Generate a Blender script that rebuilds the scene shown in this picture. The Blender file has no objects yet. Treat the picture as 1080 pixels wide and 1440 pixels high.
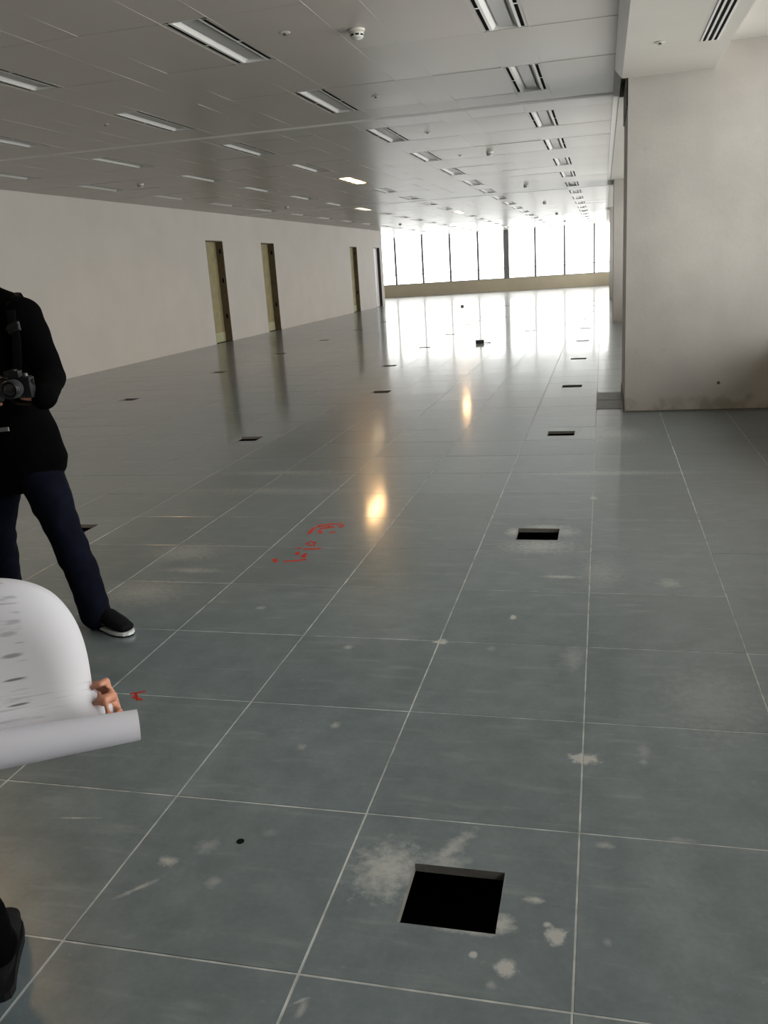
import bpy, bmesh, math, random
from mathutils import Vector, Matrix, Euler, noise as mnoise
random.seed(7)
scene = bpy.context.scene
COL = scene.collection

# ------------------------------------------------------------------ camera, sky, exposure
cam_data = bpy.data.cameras.new('view')
cam = bpy.data.objects.new('view', cam_data); COL.objects.link(cam)
cam_data.sensor_fit = 'VERTICAL'; cam_data.sensor_height = 36.0
cam_data.lens = 1218.14 / 1440.0 * 36.0
cam_data.clip_start = 0.02; cam_data.clip_end = 400
CAMP = Vector((0.0538, -1.4795, 1.5057))
YAW, PITCH, ROLL = -0.255656, 0.272255, -0.0655257
fw = Vector((math.sin(YAW)*math.cos(PITCH), math.cos(YAW)*math.cos(PITCH), -math.sin(PITCH)))
r0 = Vector((math.cos(YAW), -math.sin(YAW), 0)); u0 = r0.cross(fw)
CR = math.cos(ROLL)*r0 + math.sin(ROLL)*u0
CU = -math.sin(ROLL)*r0 + math.cos(ROLL)*u0
m = Matrix((CR, CU, -fw)).transposed().to_4x4(); m.translation = CAMP
cam.matrix_world = m
scene.camera = cam

world = bpy.data.worlds.new('overcast_sky'); scene.world = world
world.use_nodes = True
bg = world.node_tree.nodes['Background']
bg.inputs['Color'].default_value = (1.0, 0.975, 0.955, 1); bg.inputs['Strength'].default_value = 1.0

scene.view_settings.view_transform = 'Standard'; scene.view_settings.look = 'None'
scene.view_settings.gamma = 1.0; scene.view_settings.use_curve_mapping = False
scene.view_settings.exposure = 2.6
cy = scene.cycles
cy.use_denoising = True
cy.max_bounces = 10; cy.diffuse_bounces = 6; cy.glossy_bounces = 5; cy.transparent_max_bounces = 12
cy.sample_clamp_indirect = 6.0; cy.caustics_reflective = False; cy.caustics_refractive = False
cy.blur_glossy = 0.3

X_L, X_R, Y_B, Y_F, Z_C = -9.15, 1.80, -6.0, 46.6, 3.10
X_A = -16.0; Y_A = 36.3          # where the left wall stops and the floor widens
def portal(name, loc, rot, sx, sy):
    l = bpy.data.lights.new(name, 'AREA'); l.shape = 'RECTANGLE'; l.size = sx; l.size_y = sy; l.energy = 1
    l.cycles.is_portal = True
    o = bpy.data.objects.new(name, l); COL.objects.link(o); o.location = loc; o.rotation_euler = rot
portal('portal_far', ((X_A+X_R)/2, Y_F+0.30, 1.9), (-math.pi/2, 0, 0), X_R-X_A, 2.6)
portal('portal_near', (X_R+0.30, 3.0, 1.95), (0, math.pi/2, 0), 2.7, 9.0)
portal('portal_right', (X_R+0.30, 27.0, 1.95), (0, math.pi/2, 0), 2.7, 38.0)

# ------------------------------------------------------------------ materials
def mat(name, color, rough=0.6, metallic=0.0, spec=0.5, bump=0.0, bscale=40.0, var=0.0, vscale=6.0, rvar=0.0, coat=0.0, coords='Position'):
    mt = bpy.data.materials.new(name); mt.use_nodes = True
    nt = mt.node_tree; b = nt.nodes['Principled BSDF']
    b.inputs['Base Color'].default_value = (*color, 1); b.inputs['Roughness'].default_value = rough
    b.inputs['Metallic'].default_value = metallic; b.inputs['Specular IOR Level'].default_value = spec
    b.inputs['Coat Weight'].default_value = coat
    if var or bump or rvar:
        g = nt.nodes.new('ShaderNodeNewGeometry')
        src = g.outputs['Position']
        if coords == 'Object':
            src = nt.nodes.new('ShaderNodeTexCoord').outputs['Object']
        if var or rvar:
            n = nt.nodes.new('ShaderNodeTexNoise'); n.inputs['Scale'].default_value = vscale; n.inputs['Detail'].default_value = 5
            nt.links.new(src, n.inputs['Vector'])
        if var:
            mr = nt.nodes.new('ShaderNodeMapRange'); mr.inputs[1].default_value = .3; mr.inputs[2].default_value = .7
            mr.inputs[3].default_value = 1-var; mr.inputs[4].default_value = 1+var
            nt.links.new(n.outputs['Fac'], mr.inputs[0])
            mx = nt.nodes.new('ShaderNodeVectorMath'); mx.operation = 'SCALE'; mx.inputs[0].default_value = color
            nt.links.new(mr.outputs[0], mx.inputs['Scale']); nt.links.new(mx.outputs[0], b.inputs['Base Color'])
        if rvar:
            mr = nt.nodes.new('ShaderNodeMapRange'); mr.inputs[1].default_value = .3; mr.inputs[2].default_value = .7
            mr.inputs[3].default_value = rough-rvar; mr.inputs[4].default_value = rough+rvar
            nt.links.new(n.outputs['Fac'], mr.inputs[0]); nt.links.new(mr.outputs[0], b.inputs['Roughness'])
        if bump:
            n2 = nt.nodes.new('ShaderNodeTexNoise'); n2.inputs['Scale'].default_value = bscale; n2.inputs['Detail'].default_value = 4
            nt.links.new(src, n2.inputs['Vector'])
            bp = nt.nodes.new('ShaderNodeBump'); bp.inputs['Strength'].default_value = bump; bp.inputs['Distance'].default_value = .01
            nt.links.new(n2.outputs['Fac'], bp.inputs['Height']); nt.links.new(bp.outputs[0], b.inputs['Normal'])
    return mt

M = {}
M['wall'] = mat('wall_paint', (0.63, 0.59, 0.545), .7, bump=.08, bscale=60, var=.03, vscale=1.2, spec=.3)
M['pier'] = mat('skimmed_plaster', (0.58, 0.545, 0.505), .75, bump=.15, bscale=25, var=.07, vscale=2.5, spec=.3)
def stain(mt, z1, amt):
    nt = mt.node_tree; N = nt.nodes; Lk = nt.links; b = N['Principled BSDF']
    g = N.new('ShaderNodeNewGeometry'); sp = N.new('ShaderNodeSeparateXYZ'); Lk.new(g.outputs['Position'], sp.inputs[0])
    n = N.new('ShaderNodeTexNoise'); n.inputs['Scale'].default_value = 6; n.inputs['Detail'].default_value = 6; Lk.new(g.outputs['Position'], n.inputs['Vector'])
    a = N.new('ShaderNodeMapRange'); a.inputs[1].default_value = 0; a.inputs[2].default_value = z1; a.inputs[3].default_value = .62; a.inputs[4].default_value = .30; Lk.new(sp.outputs[2], a.inputs[0])
    sb = N.new('ShaderNodeMath'); sb.operation = 'SUBTRACT'; Lk.new(a.outputs[0], sb.inputs[0]); Lk.new(n.outputs['Fac'], sb.inputs[1])
    k = N.new('ShaderNodeMapRange'); k.inputs[1].default_value = 0; k.inputs[2].default_value = .15; k.inputs[3].default_value = 0; k.inputs[4].default_value = amt; Lk.new(sb.outputs[0], k.inputs[0])
    mx = N.new('ShaderNodeMixRGB'); old = b.inputs['Base Color'].links[0].from_socket
    Lk.new(k.outputs[0], mx.inputs[0]); Lk.new(old, mx.inputs[1]); mx.inputs[2].default_value = (.27, .24, .17, 1); Lk.new(mx.outputs[0], b.inputs['Base Color'])
stain(M['pier'], .28, .45)
M['plaster'] = mat('bulkhead_plaster', (0.62, 0.59, 0.54), .7, bump=.05, bscale=40, var=.02, vscale=2, spec=.3)
M['panel'] = mat('coated_metal_panel', (0.46, 0.425, 0.385), .32, spec=.5)
M['runner'] = mat('pale_runner', (0.49, 0.46, 0.42), .36)
M['band'] = mat('white_band', (0.86, 0.83, 0.79), .5)
M['void'] = mat('ceiling_void', (0.35, 0.34, 0.32), .9)
M['black'] = mat('slot_black', (0.004, 0.004, 0.004), .9, spec=.1)
M['wing'] = mat('white_enamel', (0.80, 0.79, 0.76), .35)
M['lens'] = mat('frosted_lens', (0.50, 0.49, 0.47), .35)
M['white_plastic'] = mat('white_plastic', (0.68, 0.66, 0.60), .4)
M['sill'] = mat('bare_plaster_sill', (0.88, 0.76, 0.57), .75, var=.08, vscale=.7, bump=.1, bscale=20, spec=.2)
M['mullion'] = mat('grey_aluminium', (0.32, 0.325, 0.33), .5)
M['dark_metal'] = mat('dark_metal', (0.05, 0.05, 0.05), .4, metallic=.6)
M['slab'] = mat('dark_screed', (0.05, 0.048, 0.045), .95, spec=.1, var=.3, vscale=9)
M['joint'] = mat('joint_dust', (0.42, 0.43, 0.41), .8, var=.35, vscale=14, spec=.2)
M['tile_edge'] = mat('raw_tile_edge', (0.20, 0.188, 0.165), .8, var=.15, vscale=30, spec=.2)
M['board'] = mat('raw_board', (0.34, 0.29, 0.15), .6, var=.12, vscale=5)
M['board_pale'] = mat('pale_kick_board', (0.46, 0.46, 0.27), .6, var=.1, vscale=5)
M['jamb'] = mat('brown_jamb', (0.13, 0.10, 0.06), .6, var=.2, vscale=8)
M['jamb_dark'] = mat('maroon_jamb', (0.035, 0.018, 0.02), .5)
M['white_paint'] = mat('white_door_paint', (0.82, 0.80, 0.80), .4)
M['coat'] = mat('black_wool', (0.0016, 0.0016, 0.0019), .95, spec=.03, bump=.3, bscale=14, var=.3, vscale=9)
M['denim'] = mat('navy_denim', (0.0028, 0.0036, 0.009), .9, spec=.08, bump=.35, bscale=9, var=.35, vscale=12)
M['skin'] = mat('skin', (0.46, 0.205, 0.125), .5, var=.12, vscale=25)
M['hair'] = mat('black_hair', (0.006, 0.005, 0.005), .5, bump=.5, bscale=120)
M['shoe'] = mat('black_shoe_fabric', (0.0035, 0.0035, 0.0045), .8, spec=.15, bump=.2, bscale=90)
M['sole'] = mat('white_rubber', (0.72, 0.72, 0.70), .5)
M['tread'] = mat('dark_rubber', (0.006, 0.006, 0.007), .8, spec=.2)
M['webbing'] = mat('dark_webbing', (0.0018, 0.0018, 0.0018), .8, spec=.15)
M['buckle'] = mat('grey_buckle', (0.009, 0.009, 0.009), .5)
M['tab'] = mat('grey_reflective_tab', (0.20, 0.20, 0.20), .5)
M['cam_black'] = mat('camera_black', (0.008, 0.008, 0.009), .35, bump=.2, bscale=200)
M['cam_grey'] = mat('camera_grey', (0.10, 0.10, 0.105), .3, metallic=.5)
M['cam_glass'] = mat('coated_front_glass', (0.004, 0.004, 0.008), .03, spec=1.0, coat=1.0)
M['eye'] = mat('eye_white', (0.7, 0.68, 0.65), .2)
M['iris'] = mat('dark_iris', (0.02, 0.01, 0.006), .15)
M['red_chalk'] = mat('red_marker', (0.42, 0.035, 0.02), .8, spec=.2, var=.4, vscale=60)
M['hatch'] = mat('green_grey_hatch', (0.15, 0.16, 0.135), .45, var=.15, vscale=9)

def emit_mat(name, color, s):
    mt = bpy.data.materials.new(name); mt.use_nodes = True
    b = mt.node_tree.nodes['Principled BSDF']
    b.inputs['Base Color'].default_value = (.8, .75, .65, 1)
    b.inputs['Emission Color'].default_value = (*color, 1); b.inputs['Emission Strength'].default_value = s
    return mt
M['lit'] = emit_mat('lit_warm_lens', (1.0, 0.60, 0.27), 12.0)
M['dim'] = emit_mat('dim_warm_lens', (1.0, 0.75, 0.5), 1.2)

def glass_mat():
    mt = bpy.data.materials.new('clear_glazing'); mt.use_nodes = True
    nt = mt.node_tree; nt.nodes.clear()
    o = nt.nodes.new('ShaderNodeOutputMaterial'); t = nt.nodes.new('ShaderNodeBsdfTransparent')
    t.inputs[0].default_value = (.97, .985, .98, 1)
    g = nt.nodes.new('ShaderNodeBsdfGlossy'); g.inputs['Roughness'].default_value = .02
    f = nt.nodes.new('ShaderNodeFresnel'); f.inputs[0].default_value = 1.3
    mx = nt.nodes.new('ShaderNodeMixShader')
    nt.links.new(f.outputs[0], mx.inputs[0]); nt.links.new(t.outputs[0], mx.inputs[1]); nt.links.new(g.outputs[0], mx.inputs[2])
    nt.links.new(mx.outputs[0], o.inputs[0])
    return mt
M['glass'] = glass_mat()

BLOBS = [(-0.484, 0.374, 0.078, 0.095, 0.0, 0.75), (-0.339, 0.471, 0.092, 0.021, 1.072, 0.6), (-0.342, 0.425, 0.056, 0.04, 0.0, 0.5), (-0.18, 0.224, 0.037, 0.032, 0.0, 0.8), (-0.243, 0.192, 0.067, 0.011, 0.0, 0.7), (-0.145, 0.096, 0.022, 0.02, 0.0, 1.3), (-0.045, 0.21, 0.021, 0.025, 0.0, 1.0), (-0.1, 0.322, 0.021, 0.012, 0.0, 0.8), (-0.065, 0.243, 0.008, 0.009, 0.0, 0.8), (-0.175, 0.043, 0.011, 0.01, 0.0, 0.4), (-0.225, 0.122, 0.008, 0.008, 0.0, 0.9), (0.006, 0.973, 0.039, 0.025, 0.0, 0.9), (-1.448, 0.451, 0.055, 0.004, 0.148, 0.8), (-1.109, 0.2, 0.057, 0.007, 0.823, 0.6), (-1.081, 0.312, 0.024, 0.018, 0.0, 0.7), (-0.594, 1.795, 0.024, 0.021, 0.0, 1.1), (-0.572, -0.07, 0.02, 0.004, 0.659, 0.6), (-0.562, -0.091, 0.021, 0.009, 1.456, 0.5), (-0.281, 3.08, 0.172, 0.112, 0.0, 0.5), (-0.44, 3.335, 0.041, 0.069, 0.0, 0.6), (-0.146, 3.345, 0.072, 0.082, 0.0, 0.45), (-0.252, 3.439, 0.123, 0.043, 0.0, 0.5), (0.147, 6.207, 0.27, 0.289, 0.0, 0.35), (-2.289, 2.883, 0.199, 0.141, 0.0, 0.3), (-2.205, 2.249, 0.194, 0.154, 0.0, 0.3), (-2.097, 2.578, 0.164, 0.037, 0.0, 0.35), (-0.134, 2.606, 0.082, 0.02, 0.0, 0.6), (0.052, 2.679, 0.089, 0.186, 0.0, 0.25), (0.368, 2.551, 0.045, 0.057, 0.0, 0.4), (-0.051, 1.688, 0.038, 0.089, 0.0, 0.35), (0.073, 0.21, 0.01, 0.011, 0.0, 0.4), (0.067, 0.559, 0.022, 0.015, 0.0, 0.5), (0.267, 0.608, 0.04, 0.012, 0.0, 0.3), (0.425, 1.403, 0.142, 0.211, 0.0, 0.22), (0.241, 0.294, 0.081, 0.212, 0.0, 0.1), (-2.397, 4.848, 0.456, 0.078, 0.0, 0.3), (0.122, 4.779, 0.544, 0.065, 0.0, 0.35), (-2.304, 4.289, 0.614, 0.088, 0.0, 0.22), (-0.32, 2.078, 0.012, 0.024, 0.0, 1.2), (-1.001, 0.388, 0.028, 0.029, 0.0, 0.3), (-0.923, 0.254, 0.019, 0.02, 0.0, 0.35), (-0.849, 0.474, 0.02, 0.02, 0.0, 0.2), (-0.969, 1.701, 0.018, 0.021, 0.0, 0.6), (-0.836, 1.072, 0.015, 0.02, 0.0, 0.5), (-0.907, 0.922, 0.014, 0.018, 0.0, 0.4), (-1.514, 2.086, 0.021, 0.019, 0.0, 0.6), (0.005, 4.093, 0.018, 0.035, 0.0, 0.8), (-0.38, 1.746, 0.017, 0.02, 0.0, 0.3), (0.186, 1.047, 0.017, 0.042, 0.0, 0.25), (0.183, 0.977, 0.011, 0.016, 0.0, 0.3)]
STROKES = [[(-1.661, 3.252), (-1.668, 3.371), (-1.648, 3.439), (-1.585, 3.466), (-1.508, 3.462)], [(-1.65, 3.402), (-1.589, 3.419), (-1.543, 3.39)], [(-1.506, 3.391), (-1.496, 3.437)], [(-1.617, 3.327), (-1.589, 3.269)], [(-1.539, 3.285), (-1.503, 3.301)], [(-1.626, 3.357), (-1.571, 3.389)], [(-1.61, 3.057), (-1.606, 3.112), (-1.566, 3.086), (-1.557, 3.032), (-1.601, 3.044)], [(-1.596, 2.964), (-1.497, 2.982)], [(-1.64, 2.989), (-1.618, 2.976)], [(-1.562, 2.826), (-1.553, 2.889)], [(-1.562, 2.851), (-1.539, 2.822)], [(-1.64, 2.748), (-1.578, 2.764), (-1.521, 2.791)], [(-1.708, 2.794), (-1.681, 2.734)], [(-1.617, 2.912), (-1.596, 2.862)]]
RED2 = [[(-1.7, 1.199), (-1.649, 1.228)], [(-1.679, 1.179), (-1.628, 1.162)], [(-1.686, 1.212), (-1.642, 1.155)]]


def tile_mat(name, blobs):
    """blue-grey laminate floor tile: mottled colour, dusty haze, plaster smears at their real places"""
    mt = bpy.data.materials.new(name); mt.use_nodes = True
    nt = mt.node_tree; N = nt.nodes; Lk = nt.links; b = N['Principled BSDF']
    geo = N.new('ShaderNodeNewGeometry'); pos = geo.outputs['Position']
    oi = N.new('ShaderNodeObjectInfo')
    def noi(scale, det=5, rough=.55, vec=None):
        n = N.new('ShaderNodeTexNoise'); n.inputs['Scale'].default_value = scale; n.inputs['Detail'].default_value = det
        n.inputs['Roughness'].default_value = rough; Lk.new(vec or pos, n.inputs['Vector']); return n.outputs['Fac']
    def mr(v, a, c, d, e):
        n = N.new('ShaderNodeMapRange'); n.inputs[1].default_value = a; n.inputs[2].default_value = c
        n.inputs[3].default_value = d; n.inputs[4].default_value = e; Lk.new(v, n.inputs[0]); return n.outputs[0]
    def ma(op, a, c):
        n = N.new('ShaderNodeMath'); n.operation = op
        for i, v in enumerate((a, c)):
            if isinstance(v, (int, float)): n.inputs[i].default_value = v
            else: Lk.new(v, n.inputs[i])
        return n.outputs[0]
    mott = noi(7.0, 6, .65); fine = noi(60.0, 3); big = noi(.55, 3)
    spk = mr(noi(42.0, 2), .72, .80, 0, .30)                      # small pale flecks
    scuff = N.new('ShaderNodeMapping'); scuff.inputs['Scale'].default_value = (1.5, 9, 1); Lk.new(pos, scuff.inputs['Vector'])
    scf = mr(noi(2.2, 5, .6, scuff.outputs[0]), .56, .78, 0, .22)
    dust = ma('MAXIMUM', spk, scf)
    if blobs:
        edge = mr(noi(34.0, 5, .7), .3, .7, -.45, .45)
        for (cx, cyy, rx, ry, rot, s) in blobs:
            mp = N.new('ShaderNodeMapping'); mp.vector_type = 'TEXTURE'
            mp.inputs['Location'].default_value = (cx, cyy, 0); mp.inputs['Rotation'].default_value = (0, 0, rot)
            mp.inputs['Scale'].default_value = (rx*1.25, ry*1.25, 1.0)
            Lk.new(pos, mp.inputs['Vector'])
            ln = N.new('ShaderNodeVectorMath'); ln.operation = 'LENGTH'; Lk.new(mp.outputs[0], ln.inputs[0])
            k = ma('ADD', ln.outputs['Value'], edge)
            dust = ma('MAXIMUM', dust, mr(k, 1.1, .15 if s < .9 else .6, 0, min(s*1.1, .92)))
    base = N.new('ShaderNodeMixRGB'); base.inputs[1].default_value = (0.112, 0.140, 0.148, 1); base.inputs[2].default_value = (0.170, 0.204, 0.213, 1)
    Lk.new(mr(mott, .3, .7, 0, 1), base.inputs[0])
    rn = N.new('ShaderNodeVectorMath'); rn.operation = 'SCALE'; Lk.new(base.outputs[0], rn.inputs[0])
    f = ma('MULTIPLY', mr(oi.outputs['Random'], 0, 1, .93, 1.07), ma('MULTIPLY', mr(fine, .3, .7, .95, 1.05), mr(big, .3, .7, .93, 1.07)))
    Lk.new(f, rn.inputs['Scale'])
    mx = N.new('ShaderNodeMixRGB'); mx.inputs[2].default_value = (0.46, 0.46, 0.43, 1)
    Lk.new(dust, mx.inputs[0]); Lk.new(rn.outputs[0], mx.inputs[1]); Lk.new(mx.outputs[0], b.inputs['Base Color'])
    rr = mr(mott, .3, .7, .28, .36)
    Lk.new(mr(dust, 0, .7, .55, .05), b.inputs['Coat Weight'])
    Lk.new(rr, b.inputs['Roughness'])
    b.inputs['Specular IOR Level'].default_value = .5
    b.inputs['Coat Weight'].default_value = .55; b.inputs['Coat Roughness'].default_value = .10
    bp = N.new('ShaderNodeBump'); bp.inputs['Strength'].default_value = .02; bp.inputs['Distance'].default_value = .01
    Lk.new(noi(2.5, 2), bp.inputs['Height']); Lk.new(bp.outputs[0], b.inputs['Normal'])
    return mt
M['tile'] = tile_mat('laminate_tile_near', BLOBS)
M['tile_far'] = tile_mat('laminate_tile_far', [])

# ------------------------------------------------------------------ builders
class MB:
    """collects shapes into one mesh"""
    def __init__(s): s.v = []; s.f = []; s.mi = []
    def add(s, vs, fs, k=0):
        o = len(s.v); s.v += [tuple(v) for v in vs]; s.f += [tuple(i+o for i in f) for f in fs]; s.mi += [k]*len(fs); return s
    def box(s, x0, y0, z0, x1, y1, z1, k=0):
        vs = [(x0,y0,z0),(x1,y0,z0),(x1,y1,z0),(x0,y1,z0),(x0,y0,z1),(x1,y0,z1),(x1,y1,z1),(x0,y1,z1)]
        return s.add(vs, [(0,3,2,1),(4,5,6,7),(0,1,5,4),(1,2,6,5),(2,3,7,6),(3,0,4,7)], k)
    def bevbox(s, x0, y0, z0, x1, y1, z1, c, k=0):
        """box whose top rim is chamfered by c"""
        vs = [(x0,y0,z0),(x1,y0,z0),(x1,y1,z0),(x0,y1,z0),(x0,y0,z1-c),(x1,y0,z1-c),(x1,y1,z1-c),(x0,y1,z1-c),
              (x0+c,y0+c,z1),(x1-c,y0+c,z1),(x1-c,y1-c,z1),(x0+c,y1-c,z1)]
        fs = [(0,3,2,1),(8,9,10,11)]
        for i in range(4):
            j = (i+1) % 4; fs += [(i,j,4+j,4+i),(4+i,4+j,8+j,8+i)]
        return s.add(vs, fs, k)
    def prism(s, outline, z0, z1, k=0):
        n = len(outline)
        vs = [(x,y,z0) for x,y in outline] + [(x,y,z1) for x,y in outline]
        fs = [tuple(range(n-1,-1,-1)), tuple(range(n,2*n))] + [(i,(i+1)%n,n+(i+1)%n,n+i) for i in range(n)]
        return s.add(vs, fs, k)
    def lathe(s, prof, n=24, origin=(0,0,0), axis=(0,0,1), k=0):
        """prof: list of (radius, height along axis); ends closed"""
        ax = Vector(axis).normalized(); q = ax.to_track_quat('Z', 'Y'); o = Vector(origin)
        vs = []; fs = []
        for (r, h) in prof:
            for i in range(n):
                a = 2*math.pi*i/n; vs.append(o + q @ Vector((r*math.cos(a), r*math.sin(a), h)))
        for j in range(len(prof)-1):
            for i in range(n):
                i2 = (i+1) % n; fs.append((j*n+i, j*n+i2, (j+1)*n+i2, (j+1)*n+i))
        fs.append(tuple(range(n-1,-1,-1))); fs.append(tuple(range((len(prof)-1)*n, len(prof)*n)))
        return s.add(vs, fs, k)
    def tube(s, pts, rs, side=None, n=12, k=0):
        """closed tapered tube along pts; each radius a number or (along side, across)"""
        P = [Vector(p) for p in pts]; vs = []; fs = []
        sd = Vector(side) if side else None
        prev = None
        for i, p in enumerate(P):
            t = (P[min(i+1, len(P)-1)] - P[max(i-1, 0)]).normalized()
            if sd is not None: a = sd - t*sd.dot(t)
            elif prev is not None: a = prev - t*prev.dot(t)
            else:
                h = Vector((0,0,1)) if abs(t.z) < .9 else Vector((1,0,0)); a = h - t*h.dot(t)
            a.normalize(); prev = a; bb = t.cross(a)
            r = rs[i]; ra, rb = (r, r) if isinstance(r, (int, float)) else r
            for j in range(n):
                g = 2*math.pi*j/n; vs.append(p + a*(ra*math.cos(g)) + bb*(rb*math.sin(g)))
        for i in range(len(P)-1):
            for j in range(n):
                j2 = (j+1) % n; fs.append((i*n+j, i*n+j2, (i+1)*n+j2, (i+1)*n+j))
        fs.append(tuple(range(n-1,-1,-1))); fs.append(tuple(range((len(P)-1)*n, len(P)*n)))
        return s.add(vs, fs, k)
    def limb(s, pts, rs, side=None, n=14):
        """tube with rounded ends"""
        P = [Vector(p) for p in pts]
        def two(r): return (r, r) if isinstance(r, (int, float)) else r
        a0 = (P[0]-P[1]).normalized(); a1 = (P[-1]-P[-2]).normalized()
        ra, rb = two(rs[0]); e = min(ra, rb)
        pre = [(P[0]+a0*e*.95, (ra*.3, rb*.3)), (P[0]+a0*e*.7, (ra*.72, rb*.72)), (P[0]+a0*e*.35, (ra*.93, rb*.93))]
        ra, rb = two(rs[-1]); e = min(ra, rb)
        post = [(P[-1]+a1*e*.35, (ra*.93, rb*.93)), (P[-1]+a1*e*.7, (ra*.72, rb*.72)), (P[-1]+a1*e*.95, (ra*.3, rb*.3))]
        allp = pre + list(zip(P, [two(r) for r in rs])) + post
        return s.tube([p for p, _ in allp], [r for _, r in allp], side, n)
    def ball(s, c, r, n=12, m_=8, q=None):
        c = Vector(c); rx, ry, rz = (r, r, r) if isinstance(r, (int, float)) else r
        vs = []; fs = []
        for i in range(m_+1):
            th = math.pi*(i+.02)/(m_+.04)
            for j in range(n):
                a = 2*math.pi*j/n
                v = Vector((rx*math.sin(th)*math.cos(a), ry*math.sin(th)*math.sin(a), rz*math.cos(th)))
                vs.append(c + (q @ v if q else v))
        for i in range(m_):
            for j in range(n):
                j2 = (j+1) % n; fs.append((i*n+j, (i+1)*n+j, (i+1)*n+j2, i*n+j2))
        fs.append(tuple(range(n))); fs.append(tuple(range((m_+1)*n-1, m_*n-1, -1)))
        return s.add(vs, fs)
    def mesh(s, name, mats, smooth=False, recalc=True):
        me = bpy.data.meshes.new(name); me.from_pydata(s.v, [], s.f)
        for mm in (mats if isinstance(mats, (list, tuple)) else [mats]): me.materials.append(mm)
        if any(s.mi): me.polygons.foreach_set('material_index', s.mi)
        if recalc:
            bm = bmesh.new(); bm.from_mesh(me); bmesh.ops.recalc_face_normals(bm, faces=bm.faces); bm.to_mesh(me); bm.free()
        if smooth: me.polygons.foreach_set('use_smooth', [True]*len(me.polygons))
        me.update(); return me
    def build(s, name, mats, parent=None, smooth=False, label=None, kind=None, recalc=True):
        return put(name, s.mesh(name, mats, smooth, recalc), parent, label, kind)

def put(name, me, parent=None, label=None, kind=None):
    o = bpy.data.objects.new(name, me); COL.objects.link(o)
    if parent: o.parent = parent
    if label: o['label'] = label
    if kind: o['kind'] = kind
    return o
def tag(o, label, cat, group=None):
    o['label'] = label; o['category'] = cat
    if group: o['group'] = group
    return o
def thing(name, label, cat, loc=(0,0,0), rz=0, group=None):
    o = put(name, None); o.location = loc; o.rotation_euler = (0,0,rz); o.empty_display_size = .1
    return tag(o, label, cat, group)
def struct(name, label=None):
    o = put(name, None, None, label, 'structure'); o.empty_display_size = .1; return o
def copy_tree(src, parent=None):
    c = src.copy(); COL.objects.link(c); c.parent = parent
    for ch in list(src.children): copy_tree(ch, c)
    return c
def fuse(mb, voxel, smooth_it=4, smooth=.5, seed=None, disp=0.0, dscale=6.0):
    """melt overlapping limbs into one continuous skin"""
    tmp = bpy.data.objects.new('tmp', mb.mesh('tmp', M['skin'])); COL.objects.link(tmp)
    md = tmp.modifiers.new('r', 'REMESH'); md.mode = 'VOXEL'; md.voxel_size = voxel
    if smooth_it:
        md = tmp.modifiers.new('s', 'SMOOTH'); md.iterations = smooth_it; md.factor = smooth
    dg = bpy.context.evaluated_depsgraph_get(); dg.update()
    me = bpy.data.meshes.new_from_object(tmp.evaluated_get(dg))
    old = tmp.data; bpy.data.objects.remove(tmp); bpy.data.meshes.remove(old)
    if disp:
        for v in me.vertices:
            p = v.co*dscale
            v.co += v.normal*disp*(mnoise.noise(Vector((p.x, p.y, p.z*1.6))) + .5*mnoise.noise(p*2.3))
    me.materials.clear(); me.polygons.foreach_set('use_smooth', [True]*len(me.polygons)); me.update()
    return me
def proj(p):
    v = Vector(p)-CAMP; z = v.dot(fw)
    if z < .05: return None
    return (540+1218.14*v.dot(CR)/z, 720-1218.14*v.dot(CU)/z, z)
def in_frame(p, mrg=0):
    q = proj(p); return q is not None and -mrg < q[0] < 1080+mrg and -mrg < q[1] < 1440+mrg
# ------------------------------------------------------------------ large structure
# left wall with four door openings
doors = [(18.57, 19.57, 2.45), (22.17, 23.18, 2.44), (31.2, 32.2, 2.42), (34.8, 35.85, 2.42)]
w = MB(); y = Y_B
for (a, c, h) in doors:
    w.box(X_L-.2, y, -.35, X_L, a, 3.25); w.box(X_L-.2, a, h, X_L, c, 3.25); y = c
w.box(X_L-.2, y, -.35, X_L, Y_A, 3.25)
w.build('wall_left', M['wall'], kind='structure')
for i, (a, c, h) in enumerate(doors):
    white = i == 3
    d = struct('door_%d' % (i+1), ['first door recess along the left white wall, olive board leaf', 'second door recess along the left white wall, olive board leaf',
        'third door recess along the left white wall, brown leaf', 'farthest door recess on the left wall, white leaf and dark jamb'][i])
    xb = X_L-(.185, .185, .15, .115)[i]
    MB().box(xb-.04, a+.02, .0 if white else .24, xb, c-.02, h-.02).build('door_leaf', M['white_paint'] if white else M['board'], d)
    if not white: MB().box(xb-.04, a+.02, .0, xb+.004, c-.02, .236).build('kick_board', M['board_pale'], d)
    MB().box(X_L-.3, a, -.3, X_L, c, 0).build('threshold', M['slab'], d)
    jm = MB().box(xb-.04, c-.02, 0, X_L-.002, c, h-.02); jm.build('jamb', M['jamb_dark'] if white else M['jamb'], d)
    MB().box(xb-.04, a, 0, X_L-.002, a+.02, h-.02).build('jamb', M['jamb_dark'] if white else M['jamb'], d)
    MB().box(xb-.04, a, h-.02, X_L-.002, c, h).build('door_head', M['jamb_dark'] if white else M['jamb'], d)
    if not white:
        for z in ((.62, 1.5, 2.2) if i == 0 else (.72, 2.18)):
            hb = MB().box(X_L-.10, c-.032, z-.05, X_L-.06, c-.02, z+.05)
            hb.lathe([(.008, -.055), (.008, .055)], 8, (X_L-.08, c-.034, z)); hb.build('hinge', M['black'], d)
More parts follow.
